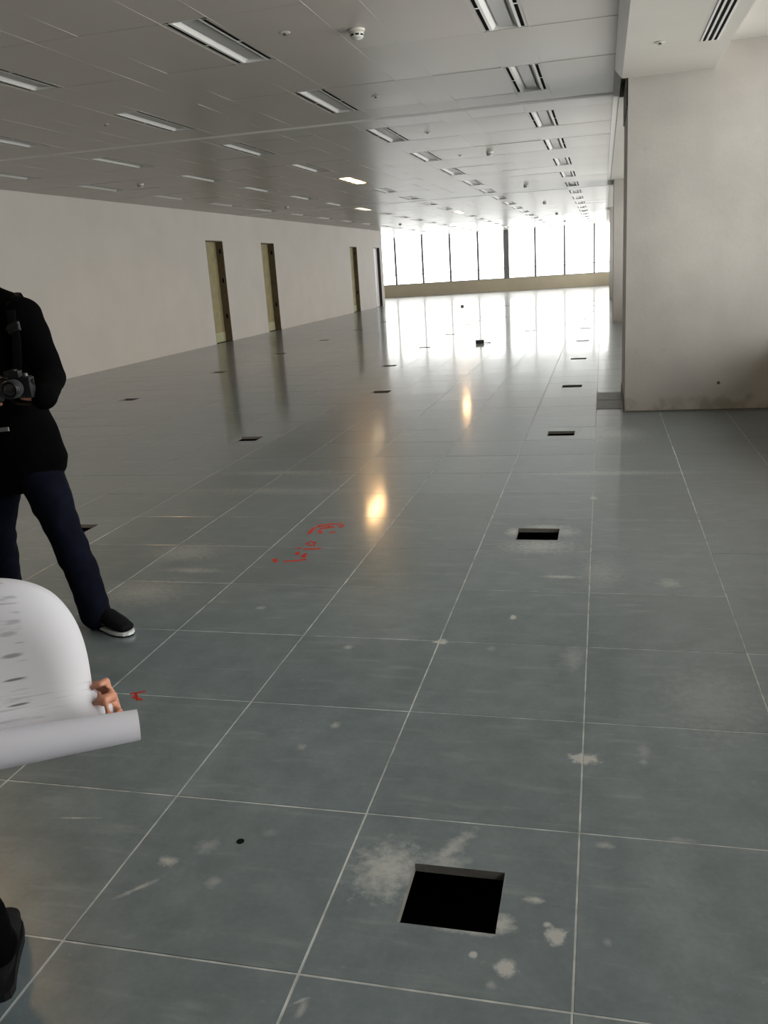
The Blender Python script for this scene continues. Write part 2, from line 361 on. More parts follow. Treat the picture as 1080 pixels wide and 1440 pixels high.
# alcove beyond the left wall, back wall
MB().box(X_A, Y_A-.2, -.35, X_L-.2, Y_A, 3.25).build('wall_return', M['wall'], kind='structure')
MB().box(X_A-.2, Y_A-.2, -.35, X_A, Y_F+.3, 3.25).build('wall_alcove', M['wall'], kind='structure')
MB().box(X_L-.2, Y_B-.2, -.35, X_R+.3, Y_B, 3.35).build('wall_back', M['wall'], kind='structure')

# floor slab, joint dust, tiles with their cut-outs
fl = MB().box(X_L-.2, Y_B-.2, -.35, X_R+.25, Y_F+.25, -.30); fl.box(X_A-.2, Y_A-.2, -.35, X_L-.2, Y_F+.25, -.30)
floor = fl.build('floor', M['slab'], kind='structure')
T = .6; G = .0022; TH = .024
cut = set()
for k in range(0, 11): cut.add((-1, 5*k))
for k in range(1, 11): cut.add((-6, 5*k))
cut.discard((-6, 15)); cut.add((-5, 15))
for k in range(3, 9): cut.add((-11, 5*k))
cut |= {(-3, 30), (-6, 37), (-9, 46), (-5, 39)}
xs = list(range(-27, 3)); ys = list(range(-10, 78))
jd = MB(); tiles = []
def bounds(i, j):
    x0, x1, y0, y1 = i*T, (i+1)*T, j*T, (j+1)*T
    lim = X_L if y0 < Y_A-.01 else X_A
    if y0 < Y_A < y1: lim = X_L
    return max(x0, lim), min(x1, X_R), y0, min(y1, Y_F)
for i in xs:
    for j in ys:
        x0, x1, y0, y1 = bounds(i, j)
        if x1-x0 < .02 or y1-y0 < .02: continue
        tiles.append((i, j, x0, x1, y0, y1))
hw = .005
for i in range(-15, 4): jd.box(max(i*T, X_L+.01)-hw, Y_B, -.014, max(i*T, X_L+.01)+hw, Y_F, -.0012)
for i in range(-26, -15): jd.box(i*T-hw, Y_A, -.014, i*T+hw, Y_F, -.0012)
for j in ys:
    jd.box(X_L if j*T < Y_A else X_A, j*T-hw, -.0139, X_R, j*T+hw, -.0013)
jd.build('joint_dust', M['joint'], floor, kind='stuff', label='pale plaster dust packed in the joints between the floor tiles')
HX, HY = .118, .108
def tile_mb(mb, x0, x1, y0, y1, hole):
    x0 += G; x1 -= G; y0 += G; y1 -= G; c = .0012
    if not hole: return mb.bevbox(x0, y0, -TH, x1, y1, 0, c)
    cx, cyy = (x0+x1)/2, (y0+y1)/2
    O = [(x0,y0),(x1,y0),(x1,y1),(x0,y1)]; I = [(cx-HX,cyy-HY),(cx+HX,cyy-HY),(cx+HX,cyy+HY),(cx-HX,cyy+HY)]
    Oi = [(x0+c,y0+c),(x1-c,y0+c),(x1-c,y1-c),(x0+c,y1-c)]
    vs = [(a,b_,-TH) for a,b_ in O]+[(a,b_,-c) for a,b_ in O]+[(a,b_,0) for a,b_ in Oi]+[(a,b_,0) for a,b_ in I]+[(a,b_,-TH) for a,b_ in I]
    for q in range(4):
        r = (q+1) % 4
        mb_f = [(q,r,4+r,4+q),(4+q,4+r,8+r,8+q),(8+q,8+r,12+r,12+q)]
        mb.add([vs[z] for f in mb_f for z in f], [(0,1,2,3),(4,5,6,7),(8,9,10,11)])
        f = (12+q,12+r,16+r,16+q); mb.add([vs[z] for z in f], [(0,1,2,3)], 1)
        f = (16+q,16+r,r,q); mb.add([vs[z] for z in f], [(0,1,2,3)])
    return mb
def dist(t):
    c = ((t[2]+t[3])/2, (t[4]+t[5])/2, 0); q = proj(c)
    vis = any(in_frame((a, b_, 0)) for a in (t[2], t[3]) for b_ in (t[4], t[5]))
    return (0 if vis else 1, (Vector(c)-CAMP).length)
tiles.sort(key=dist)
plain = {}
far = MB(); nsingle = 0; ncut = 0
for t in tiles:
    i, j, x0, x1, y0, y1 = t
    hole = (i, j) in cut; vis = dist(t)[0] == 0
    near = y0 < 9
    if hole and vis:
        mb = tile_mb(MB(), -(x1-x0)/2, (x1-x0)/2, -(y1-y0)/2, (y1-y0)/2, True)
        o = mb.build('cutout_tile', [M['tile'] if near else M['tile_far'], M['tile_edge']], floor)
        ncut += 1
    elif vis and nsingle < 300:
        key = (round(x1-x0, 3), round(y1-y0, 3), near)
        if key not in plain:
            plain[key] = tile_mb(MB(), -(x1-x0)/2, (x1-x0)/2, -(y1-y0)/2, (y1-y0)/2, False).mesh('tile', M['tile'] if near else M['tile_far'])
        o = put('tile', plain[key], floor); nsingle += 1
    else:
        mb = tile_mb(MB(), -(x1-x0)/2, (x1-x0)/2, -(y1-y0)/2, (y1-y0)/2, False)
        rx, ry = random.gauss(0, .0007), random.gauss(0, .0007); dz = random.uniform(-.0008, 0)
        far.add([(v[0]+(x0+x1)/2, v[1]+(y0+y1)/2, v[2]+dz+rx*v[1]-ry*v[0]) for v in mb.v], mb.f)
        continue
    o.location = ((x0+x1)/2, (y0+y1)/2, random.uniform(-.0006, 0))
    o.rotation_euler = (random.gauss(0, .0008), random.gauss(0, .0008), 0)
far.build('far_tiles', M['tile_far'], floor, kind='stuff', label='floor tiles too far off or out of view to tell apart', recalc=False)
# red marks chalked on the tiles, a black disc standing in for the dark of a screw hole
mk = MB()
for st in STROKES:
    mk.tube([(x, y_, .0002) for x, y_ in st], [(.012, .0006)]*len(st), side=(.3, 1, 0), n=6)
mk.build('marker_scribble', M['red_chalk'], floor, label='red scribble marked across two tiles near the light reflection')
mk = MB()
for st in RED2: mk.tube([(x, y_, .0002) for x, y_ in st], [(.006, .0006)]*len(st), side=(.3, 1, 0), n=6)
mk.build('marker_scribble', M['red_chalk'], floor, label='small red tick on the floor beside the paper sheet')
MB().lathe([(.011, -.001), (.011, .0012), (.006, .0014)], 12, (-.918, .422, 0)).build('screw_hole_disc', M['black'], floor)
# access hatch at the foot of the near pier
for (a, c) in ((7.55, 8.12), (8.135, 8.70)):
    MB().bevbox(.0, a, .0002, .255, c, .003, .001).build('floor_hatch', M['hatch'], floor)

# piers on the right
def pier(name, x0, x1, y0, y1, z, label):
    b = MB().box(x0, y0, 0, x1, y1, z)
    return b.build(name, M['pier'], kind='structure', label=label)
p1 = pier('pier', .27, 1.80, 7.35, 8.80, 3.225, 'big pale plastered pier at the right of the frame')
MB().box(.275, 7.335, 0, 1.60, 7.35, .012).build('plaster_crust', M['tile_edge'], p1)
MB().box(.262, 7.352, 0, .27, 8.79, .10).build('plinth_strip', M['jamb'], p1)
MB().box(.258, 7.37, 2.80, .27, 8.79, 3.09).build('gap_shade_strip', M['jamb'], p1)  # solid dark strip, its colour stands for the shade of a gap
MB().lathe([(.016, 0), (.014, .003), (.006, .004)], 12, (1.135, 7.35, .262), (0, -1, 0)).build('dent_disc', M['jamb'], p1)  # dark disc added to stand in for a small dent in the plaster
pier('pier', .29, 1.80, 19.49, 20.9, 3.09, 'second plastered pier, seen as a narrow strip past the big pier')
pier('pier', .29, 1.80, 31.4, 32.8, 3.09, 'third plastered pier, farthest along the right side')

# windows: far end and right side
def facade(name, label, along, a0, a1, start, pitch, at_, out, thick_at=None, z0=.67, z1=3.12, transom=1.165, skip=()):
    """along 'x' or 'y'; glass line at at_, outside in direction out"""
    root = struct(name, label)
    def B(u0, w0, z0_, u1, w1, z1_):
        lo, hi = sorted((at_+out*w0, at_+out*w1))
        return (u0, lo, z0_, u1, hi, z1_) if along == 'x' else (lo, u0, z0_, hi, u1, z1_)
    MB().box(*B(a0, 0, -.35, a1, .25, z0-.035)).build('sill_wall', M['sill'], root)
    MB().box(*B(a0, .0, z0-.035, a1, .25, z0)).build('bottom_rail', M['mullion'], root)
    MB().box(*B(a0, .02, z1, a1, .25, z1+.2)).build('head_rail', M['mullion'], root)
    us = []; u = start
    while u < a1-.05:
        if u > a0+.05: us.append(u)
        u += pitch
    meshes = {}
    for u in us:
        h = .14 if thick_at is not None and abs(u-thick_at) < .3 else .05
        MB().box(*B(u-h, .01 if h > .1 else .06, z0, u+h, .2, z1)).build('mullion', M['mullion'], root)
    ed = [a0]+us+[a1]
    for p, q in zip(ed[:-1], ed[1:]):
        MB().box(*B(p+.02, .12, z0, q-.02, .128, z1)).build('pane', M['glass'], root)
        MB().box(*B(p+.02, .165, transom-.02, q-.02, .19, transom+.02)).build('guard_rail', M['mullion'], root)
    return root
facade('window_1', 'long bright window wall across the far end of the floor', 'x', X_A, X_R+.25, -10.96-3*1.512, 1.512, Y_F, 1, thick_at=-4.91)
MB().box(X_R, Y_B, -.35, X_R+.25, -1.4, 3.4).build('wall_right', M['wall'], kind='structure')
facade('window_2', 'window wall along the right side, out of sight behind the piers', 'y', -1.4, Y_F-.0, -.1, 1.5, X_R, 1, z1=3.2)

# ------------------------------------------------------------------ ceiling
rowsx = [-.625, -2.53, -4.38, -6.20, -8.02]
sens = [-1.565, -3.455, -5.29, -7.11]
LY0, LP, LL = 4.21, 2.5, 1.22
HW = .165
ce = MB().box(X_L, Y_B, 3.22, .215, Y_F+.2, 3.30); ce.box(X_A, Y_A, 3.22, X_L, Y_F+.2, 3.30)
ceiling = ce.build('ceiling', M['void'], kind='structure')
beams = [-3.95, 8.56, 21.06, 33.56]
lits = {(2, -1), (2, 4), (2, 9), (3, 7)}
fix = []
for r, cx in enumerate(rowsx):
    for k in range(-1, 17):
        y0 = LY0+LP*k
        seen = any(in_frame((cx+a, y0+b_, Z_C), 5) for a in (-.15, .15) for b_ in (0, LL))
        if seen or (r, k) in lits: fix.append((r, k, cx, y0))
fixset = {(r, k) for r, k, _, _ in fix}
# column edges of the panel grid
cols = []
edges = [X_L+.005]
for cx in sorted(rowsx+sens): edges += [cx-HW, cx+HW]
edges += [.15]
for a, c in zip(edges[:-1], edges[1:]):
    mid = (a+c)/2
    kind = 'gap'
    for r, q in enumerate(rowsx):
        if abs(mid-q) < .05: kind = r
    for q in sens:
        if abs(mid-q) < .05: kind = 'sensor'
    cols.append((a, c, kind))
panels = []
PL = 1.25
n0 = int(math.floor((Y_B-LY0)/PL)); n1 = int(math.ceil((Y_F-LY0)/PL))
for (a, c, kind) in cols:
    for n in range(n0, n1+1):
        y0 = LY0-.015+PL*n; y1 = y0+PL
        y0 = max(y0, Y_B); y1 = min(y1, Y_F+.1)
        if y1-y0 < .05: continue
        if isinstance(kind, int) and n % 2 == 0 and (kind, n//2) in fixset: continue
        panels.append((a, c, y0, y1, 'infill_panel' if isinstance(kind, int) else 'sensor_panel' if kind == 'sensor' else 'ceiling_panel'))
# alcove ceiling: the same grid carried on
ax = X_L
while ax > X_A+.1:
    n = int(math.floor((Y_A-LY0)/PL))
    while LY0+PL*n < Y_F:
        panels.append((max(ax-.95, X_A), ax, max(LY0+PL*n, Y_A), min(LY0+PL*(n+1), Y_F+.1), 'ceiling_panel')); n += 1
    ax -= .95
def pdist(p):
    c = ((p[0]+p[1])/2, (p[2]+p[3])/2, Z_C)
    vis = any(in_frame((a, b_, Z_C)) for a in (p[0], p[1]) for b_ in (p[2], p[3]))
    return (0 if vis else 1, (Vector(c)-CAMP).length)
panels.sort(key=pdist)
def panel_mb(mb, wx, wy, dx=0, dy=0, dz=0, t=0):
    """lay-in panel, lower face slightly sagging towards its middle"""
    g = .0006; x0, x1, y0, y1 = -wx/2+g, wx/2-g, -wy/2+g, wy/2-g; s = .0020
    vs = []
    fs = []
    ny = 4
    for i in range(ny+1):
        f = i/ny; yy = y0+(y1-y0)*f; sag = -s*math.sin(math.pi*f)
        vs += [(x0, yy, sag), (x1, yy, sag), (x0, yy, .02), (x1, yy, .02)]
    for i in range(ny):
        o = 4*i; fs += [(o, o+4, o+5, o+1), (o+2, o+3, o+7, o+6), (o, o+2, o+6, o+4), (o+1, o+5, o+7, o+3)]
    fs += [(0, 1, 3, 2), (4*ny, 4*ny+2, 4*ny+3, 4*ny+1)]
    return mb.add([(v[0]+dx, v[1]+dy, v[2]+dz+t*v[1]) for v in vs], fs)
cnt = {}; pm = {}; rest = MB()
for (a, c, y0, y1, nm) in panels:
    vis = pdist((a, c, y0, y1))[0] == 0
    t = random.gauss(0, .0018); dz = random.uniform(-.0005, .0005)
    if vis and cnt.get(nm, 0) < 298:
        cnt[nm] = cnt.get(nm, 0)+1
        key = (nm, round(c-a, 3), round(y1-y0, 3))
        if key not in pm: pm[key] = panel_mb(MB(), c-a, y1-y0).mesh(nm, M['panel'], smooth=False)
        o = put(nm, pm[key], ceiling); o.location = ((a+c)/2, (y0+y1)/2, Z_C+dz); o.rotation_euler = (t, 0, 0)
    else:
        panel_mb(rest, c-a, y1-y0, (a+c)/2, (y0+y1)/2, Z_C+dz, t)
rest.build('far_panels', M['panel'], ceiling, kind='stuff', label='ceiling panels too far off or out of view to tell apart')
# thin pale runners along the strips, wide pale bands across
for e in edges[1:-1]:
    MB().box(e-.0028, Y_B, Z_C-.0022, e+.0028, Y_F, Z_C+.012).build('runner', M['runner'], ceiling)
for b_ in beams:
    MB().box(X_L, b_-.07, Z_C-.0028, .15, b_+.07, Z_C+.004).build('cross_band', M['band'], ceiling)
cv = MB(); cv.add([(x_, y_, z_) for y_ in (Y_B, 7.35) for x_, z_ in ((.15, Z_C), (.215, 3.02), (.215, Z_C+.12), (.15, Z_C+.12))], [(0,1,2,3),(4,5,6,7),(0,1,5,4),(1,2,6,5),(2,3,7,6),(3,0,4,7)])
cv.box(.15, 7.35, Z_C-.004, .215, Y_F, Z_C+.12)
cv.build('trim_1', M['band'], kind='structure', label='pale margin strip along the right edge of the panel ceiling')
# plastered bulkhead on the right, pocket above the side windows
bk = MB().box(.215, Y_B, 3.02, 1.0, 7.35, 3.30)
bulk = bk.build('bulkhead', M['plaster'], kind='structure', label='lower plastered strip of ceiling above the camera, right')
MB().box(1.0, Y_B, 3.225, X_R+.25, 7.35, 3.30).build('trim_2', M['plaster'], kind='structure', label='raised plaster ceiling pocket beside the right windows')
MB().box(.215, 7.35, 3.225, X_R+.25, 8.8, 3.30).build('trim_3', M['plaster'], kind='structure')
MB().box(.215, 8.80, Z_C-.01, X_R+.25, Y_F+.2, 3.30).build('trim_4', M['plaster'], kind='structure', label='plaster ceiling margin beyond the big pier')
MB().box(X_L-.3, Y_B-.3, 3.30, X_R+.4, Y_F+.4, 3.40).box(X_A-.3, Y_A-.3, 3.30, X_L-.3, Y_F+.4, 3.40).build('roof_slab', M['void'], kind='structure')
# three-slot linear diffuser in the bulkhead
sd = thing('slot_diffuser', 'black three-slot linear air diffuser in the bulkhead, top right', 'air vent', (.83, 6.2, 3.02))
for q in (-.042, 0, .042):
    MB().box(q-.011, -3.2, -.0015, q+.011, 0, .0005).build('slot', M['black'], sd)
for q in (-.021, .021, -.059, .059):
    MB().box(q-.008, -3.2, -.004, q+.008, .004, .0005).build('blade', M['wing'], sd)

# ------------------------------------------------------------------ ceiling lights
ORD = ['nearest', 'second', 'third', 'fourth', 'fifth', 'sixth', 'seventh', 'eighth', 'ninth', 'tenth', 'eleventh', 'twelfth', 'thirteenth', 'fourteenth', 'fifteenth', 'sixteenth', 'seventeenth', 'eighteenth']
ROWN = ['row beside the right pier', 'second row from the right pier', 'middle row', 'fourth row from the right pier', 'row along the left wall']
def light_parts(root, lit, dim=False):
    L2 = LL
    tr = MB()
    # enamel trough: flanges, sloping wings, end caps
    for s in (-1, 1):
        tr.add([(s*.112, 0, 0), (s*.112, L2, 0), (s*.092, L2, 0), (s*.092, 0, 0)], [(0,1,2,3)])
        tr.add([(s*.092, 0, 0), (s*.092, L2, 0), (s*.052, L2, .046), (s*.052, 0, .046)], [(0,1,2,3)])
        tr.add([(s*.138, 0, 0), (s*.138, L2, 0), (s*.165, L2, 0), (s*.165, 0, 0)], [(0,1,2,3)], 1)
        for (a, c) in ((0, .012), (L2/2-.014, L2/2+.014), (L2-.012, L2)):
            tr.add([(s*.112, a, 0), (s*.112, c, 0), (s*.138, c, 0), (s*.138, a, 0)], [(0,1,2,3)])
    for e in (0, L2):
        tr.add([(-.112, e, 0), (.112, e, 0), (.112, e, .06), (-.112, e, .06)], [(0,1,2,3)])
    tr.build('trough', [M['wing'], M['panel']], root, recalc=False)
    MB().box(-.050, .01, .020, .050, L2-.01, .05).build('lens', M['dim'] if dim else M['lit'] if lit else M['lens'], root)
    for s in (-1, 1):
        for (a, c) in ((.012, L2/2-.014), (L2/2+.014, L2-.012)):
            x0, x1 = sorted((s*.113, s*.137))
            MB().box(x0, a, .004, x1, c, .05).build('air_slot', M['black'], root)
protos = {}
lit_labels = {(2, -1): 'lit warm ceiling light in the middle row, out of frame above, mirrored bottom left',
              (2, 4): 'brightly lit ceiling light in the middle row, largest bright panel', (2, 9): 'small lit ceiling light far off near the far windows',
              (3, 7): 'faintly visible lit ceiling light far along the fourth row'}
count = {}
for (r, k, cx, y0) in fix:
    lit = (r, k) in lits
    seen = (r, k) != (2, -1)
    if seen: count[r] = count.get(r, 0)+1
    lab = lit_labels.get((r, k)) or ('%s unlit ceiling light in the %s' % (ORD[count[r]-1], ROWN[r]))
    dim = (r, k) == (3, 7); lit = (lit, dim)
    if lit in protos:
        o = copy_tree(protos[lit]); o.location = (cx, y0, Z_C); tag(o, lab, 'ceiling light', 'recessed ceiling lights in rows')
    else:
        o = thing('ceiling_light', lab, 'ceiling light', (cx, y0, Z_C), 0, 'recessed ceiling lights in rows')
        light_parts(o, lit[0], dim); protos[lit] = o

# smoke detectors and sprinkler roses
def detector(loc, label):
    d = thing('smoke_detector', label, 'detector', loc, .3, 'smoke detectors on the ceiling')
    MB().lathe([(.0, 0), (.058, 0), (.058, -.012), (.052, -.016), (.0, -.016)], 24).build('base', M['white_plastic'], d, smooth=False)
    MB().lathe([(.0, -.016), (.048, -.016), (.050, -.028), (.044, -.050), (.034, -.058), (.0, -.060)], 24).build('head', M['white_plastic'], d, smooth=True)
    for i in range(8):
        a = math.pi/4*i; b = MB()
        c0, s0 = math.cos(a), math.sin(a)
        for da in (-.26, -.13, 0, .13): pass
        vs = []
        for da in (-.27, 0, .27):
            for (rr, z) in ((.0492, -.034), (.0472, -.044)):
                vs.append((rr*math.cos(a+da), rr*math.sin(a+da), z))
        vs += [(v[0]*.9, v[1]*.9, v[2]) for v in vs]
        b.add(vs, [(0,1,3,2),(2,3,5,4),(6,8,9,7),(8,10,11,9),(0,2,8,6),(2,4,10,8),(1,7,9,3),(3,9,11,5),(0,6,7,1),(4,5,11,10)])
        b.build('vent', M['black'], d)
    return d
for i, yy in enumerate((4.92, 12.45, 19.0, 25.6, 32.6, 40.0)):
    detector((-1.59, yy, Z_C), ['white smoke detector, nearest and largest, top centre of the ceiling', 'smoke detector second from camera, between the two right light rows',
        'smoke detector third from camera, between the two right light rows', 'smoke detector fourth from camera, between the two right light rows',
        'smoke detector fifth from camera, between the two right light rows', 'smoke detector farthest from camera, close to the far windows'][i])
for i, yy in enumerate((12.2, 19.2, 31.6)):
    detector((-7.25, yy, Z_C), ['smoke detector on the left ceiling above the blank white wall', 'smoke detector on the left ceiling above the second door', 'smoke detector far left by the corner of the far windows'][i])
detector((-8.9, 44.0, Z_C), 'tiny dark smoke detector hanging just before the far left windows')
def rose(loc, label):
    d = thing('sprinkler', label, 'sprinkler', loc, 0, 'concealed sprinklers on the ceiling')
    MB().lathe([(0, 0), (.036, 0), (.040, -.004), (.030, -.007), (0, -.007)], 20).build('cover', M['white_plastic'], d)
    MB().lathe([(0, -.007), (.009, -.007), (.009, -.016), (.016, -.017), (.016, -.019), (0, -.019)], 12).build('nozzle', M['cam_grey'], d)
for i, (x, y_) in enumerate([(-2.05, 4.75), (-2.05, 7.28), (-2.05, 9.88), (-2.05, 12.5)]):
    rose((x, y_, Z_C), 'small round sprinkler beside the second light row, %s from the camera' % ORD[i].replace('nearest', 'first'))
rose((-4.83, 7.1, Z_C), 'small round sprinkler on the left ceiling beside the middle light row')
rose((.464, 6.05, 3.02), 'small round sprinkler in the bulkhead, left of the slot diffuser')
# ------------------------------------------------------------------ small things on the floor
fb = thing('floor_box', 'small black cable box lying open on the shiny floor in front of far windows', 'cable box', (-2.27, 15.66, 0), .3)
b = MB().box(-.075, -.05, 0, .075, .05, .055); b.build('body', M['cam_black'], fb)
MB().bevbox(-.08, -.055, .055, .08, .055, .068, .006).build('lid', M['dark_metal'], fb)
MB().tube([(.075, 0, .02), (.13, .02, .012), (.17, -.03, .008), (.21, -.02, .008)], [.007]*4, n=8).build('cable', M['cam_black'], fb)
fb = thing('floor_stub', 'tiny dark stub standing on the bright floor nearest the far windows', 'pipe stub', (-4.95, 31.0, 0))
MB().lathe([(.0, 0), (.09, 0), (.09, .012), (.05, .016), (.05, .045), (.06, .05), (.06, .07), (0, .07)], 16).build('pipe', M['dark_metal'], fb)

# ------------------------------------------------------------------ people
V3 = Vector
def hand(mb, wrist, fdir, ndir, size=1.0, side=1, curl=(.5, .6, .7, .8), thumb=.5, spread=.10, prof=(1.0, .9, .9), tuck=0.0, slim=1.0):
    """palm with five separate fingers; fdir = where fingers point, ndir = out of the palm, side = thumb side sign along fdir x ndir"""
    f = V3(fdir).normalized(); n = V3(ndir); n = (n - f*n.dot(f)).normalized(); t = f.cross(n)*side; w = V3(wrist)
    S = size
    mb.limb([w-f*.02*S, w+f*.02*S, w+f*.055*S, w+f*.085*S], [(.024*S, .019*S), (.034*S, .018*S), (.040*S, .016*S), (.036*S, .014*S)], side=t, n=14)
    lens = (.072, .080, .075, .058); offs = (.027, .009, -.010, -.028)
    for q in range(4):
        p = w+f*.080*S+t*offs[q]*S; d = (f+t*spread*(1.5-q)/1.5).normalized(); pts = [p-d*.012*S, p]; ang = 0
        L = lens[q]*S
        for seg, pf in zip((.45, .30, .25), prof):
            ang += curl[q]*pf
            dd = (d*math.cos(ang)+n*math.sin(ang)).normalized(); p = p+dd*L*seg; pts.append(p)
        mb.limb(pts, [x_*S*slim for x_ in (.0088, .0090, .0083, .0076, .0066)], side=t, n=10)
    p = w+f*.022*S+t*.026*S; pts = [p]
    d0 = (f*(.55+.4*tuck)+t*.75*(1-tuck)+n*.25*(1-tuck)).normalized(); p = p+d0*.040*S; pts.append(p)
    d1 = (f*.85+t*.30*(1-thumb)*(1-tuck)+n*thumb*(1-tuck)).normalized(); p = p+d1*.030*S; pts.append(p)
    d2 = (f*.8-t*.15*thumb+n*thumb*1.1).normalized(); p = p+d2*.026*S; pts.append(p)
    mb.limb(pts, [.0125*S, .0112*S, .0095*S, .0078*S], side=n, n=10)

def head(mb, c, look, up=(0,0,1), S=1.0):
    f = V3(look).normalized(); u = V3(up); u = (u-f*u.dot(f)).normalized(); r = f.cross(u)
    q = Matrix((r, f, u)).transposed().to_quaternion()
    c = V3(c)
    def P(x, y, z): return c + r*x*S + f*y*S + u*z*S
    mb.ball(P(0, -.008, .028), (.074*S, .093*S, .088*S), 20, 14, q)            # skull
    mb.limb([P(0, .022, -.005), P(0, .038, -.050), P(0, .045, -.088)], [(.062*S, .06*S), (.052*S, .050*S), (.030*S, .026*S)], side=r, n=16)   # face to chin
    mb.limb([P(0, .082, .020), P(0, .098, -.008), P(0, .108, -.026)], [(.008*S, .009*S), (.010*S, .010*S), (.015*S, .010*S)], side=r, n=10)  # nose
    mb.limb([P(-.042, .076, .034), P(0, .086, .030), P(.042, .076, .034)], [.010*S, .010*S, .010*S], n=10)   # brow
    mb.limb([P(-.022, .082, -.050), P(0, .090, -.049), P(.022, .082, -.050)], [.006*S, .0085*S, .006*S], n=8)  # lips
    mb.limb([P(-.020, .080, -.058), P(0, .087, -.058), P(.020, .080, -.058)], [.006*S, .008*S, .006*S], n=8)
    for s in (-1, 1):
        mb.limb([P(s*.076, -.005, .020), P(s*.083, -.016, -.004), P(s*.074, -.008, -.034)], [(.010*S, .014*S), (.008*S, .020*S), (.007*S, .010*S)], side=r, n=10)  # ears
        mb.ball(P(s*.045, .055, -.018), (.022*S, .022*S, .024*S), 10, 8, q)       # cheek bones
    return P, q, r, f, u

def face_bits(root, P, q, S=1.0):
    for s in (-1, 1):
        e = MB().ball(P(s*.031, .074, .012), .0125*S, 14, 10); eo = e.build('eye', M['eye'], root, smooth=True)
        MB().ball(P(s*.031, .0835, .012), .0056*S, 10, 8).build('iris', M['iris'], eo, smooth=True)
def hair_piece(root, P, q, S=1.0):
    mb = MB()
    mb.ball(P(0, -.020, .042), (.081*S, .092*S, .088*S), 20, 14, q)
    mb.ball(P(0, -.060, -.005), (.066*S, .050*S, .070*S), 16, 10, q)
    mb.limb([P(-.055, .050, .088), P(0, .066, .096), P(.055, .050, .088)], [.020*S, .024*S, .020*S], n=10)
    me = fuse(mb, .007, 3, .5, disp=.004, dscale=45); me.materials.append(M['hair'])
    put('hair', me, root)

def shoe(root, heel, toe, ank, pale=True):
    """low trainer: upper with toe box, white midsole, dark tread, laces"""
    h, t = V3(heel), V3(toe); d = (t-h); L = d.length; d.normalize(); s = V3((-d.y, d.x, 0)); base = h.copy(); base.z = 0
    def P(a, b_, z): return base + d*(a*L) + s*b_ + V3((0, 0, z))
    up = MB()
    up.limb([P(.06, 0, .060), P(.20, 0, .058), P(.45, 0, .060), P(.70, 0, .046), P(.90, 0, .036)], [(.034, .034), (.040, .040), (.045, .042), (.047, .032), (.040, .020)], side=s, n=18)
    up.limb([V3(ank)+V3((0,0,.05)), V3(ank), P(.2, 0, .06)], [(.046, .050), (.047, .052), (.042, .044)], side=s, n=16)
    me = fuse(up, .006, 6, .5); me.materials.append(M['shoe']); u_ = put('shoe', me, root)
    out = []
    for (a, w) in ((-.02, .016), (.0, .028), (.08, .036), (.25, .036), (.45, .040), (.65, .047), (.82, .044), (.94, .032), (1.0, .012)): out.append((a, w))
    poly = [P(a, w, 0) for a, w in out] + [P(a, -w, 0) for a, w in reversed(out)]
    MB().prism([(p.x, p.y) for p in poly], .007, .021).build('sole', M['sole'] if pale else M['tread'], u_)
    MB().prism([(p.x, p.y) for p in poly], .0, .007).build('tread', M['tread'], u_)
    for i in range(4):
        a = .42+.085*i
        MB().tube([P(a, -.026, .078-.009*i), P(a+.02, 0, .088-.011*i), P(a, .026, .078-.009*i)], [(.004, .003)]*3, n=6).build('lace', M['tread'], u_)
    return u_

def garment(root, name, mb, voxel, m_, disp=.006, dscale=9, sm=5, label=None):
    me = fuse(mb, voxel, sm, .5, disp=disp, dscale=dscale); me.materials.append(m_)
    return put(name, me, root, label)

# --- man in black at the left, photographing
man = thing('person', 'person in black coat and navy trousers holding a camera, striding at left', 'person', (-2.52, 1.88, 0))
def rel(root):                                   # meshes are modelled in world coordinates; hang them on the Empty without moving them
    off = root.location.copy()
    def walk(o):
        for ch in o.children:
            if o is root: ch.location = -off
            walk(ch)
    walk(root)
side = V3((1, -.12, 0)).normalized()
hc = V3((-2.655, 1.80, 1.645)); look = V3((-.30, -.80, -.50))
bd = MB()
P, q, hr, hf, hu = head(bd, hc, look, up=(-.12, -.05, 1))
bd.limb([(-2.60, 1.90, 1.42), (-2.60, 1.88, 1.50), (-2.645, 1.83, 1.60)], [.062, .056, .054], n=16)
bd.limb([(-2.56, 1.91, .84), (-2.57, 1.90, 1.02), (-2.585, 1.90, 1.22), (-2.59, 1.90, 1.38)], [(.15, .10), (.135, .09), (.16, .10), (.15, .08)], side=side, n=18)
shL, elL, wrL = V3((-2.385, 1.88, 1.405)), V3((-2.240, 1.80, 1.150)), V3((-2.150, 1.615, 1.100))
shR, elR, wrR = V3((-2.80, 1.92, 1.405)), V3((-2.73, 1.69, 1.130)), V3((-2.385, 1.525, 1.135))
for a, b_, c in ((shL, elL, wrL), (shR, elR, wrR)):
    bd.limb([a, a.lerp(b_, .5), b_], [.048, .043, .037], n=14); bd.limb([b_, b_.lerp(c, .4), c], [.037, .036, .026], n=14)
legs = [((-2.465, 1.89, .80), (-2.31, 1.80, .50), (-2.195, 1.785, .10)), ((-2.655, 1.915, .79), (-2.735, 1.90, .45), (-2.80, 1.985, .10))]
for a, b_, c in legs:
    a, b_, c = V3(a), V3(b_), V3(c)
    bd.limb([a, a.lerp(b_, .5), b_], [.078, .066, .050], n=14); bd.limb([b_, b_.lerp(c, .35), c], [.050, .052, .036], n=14)
bd.limb([(-2.195, 1.785, .10), (-2.17, 1.77, .05), (-2.06, 1.735, .04)], [.026, .022, .020], n=12)
bd.limb([(-2.80, 1.985, .10), (-2.81, 1.96, .05), (-2.845, 1.86, .04)], [.026, .022, .020], n=12)
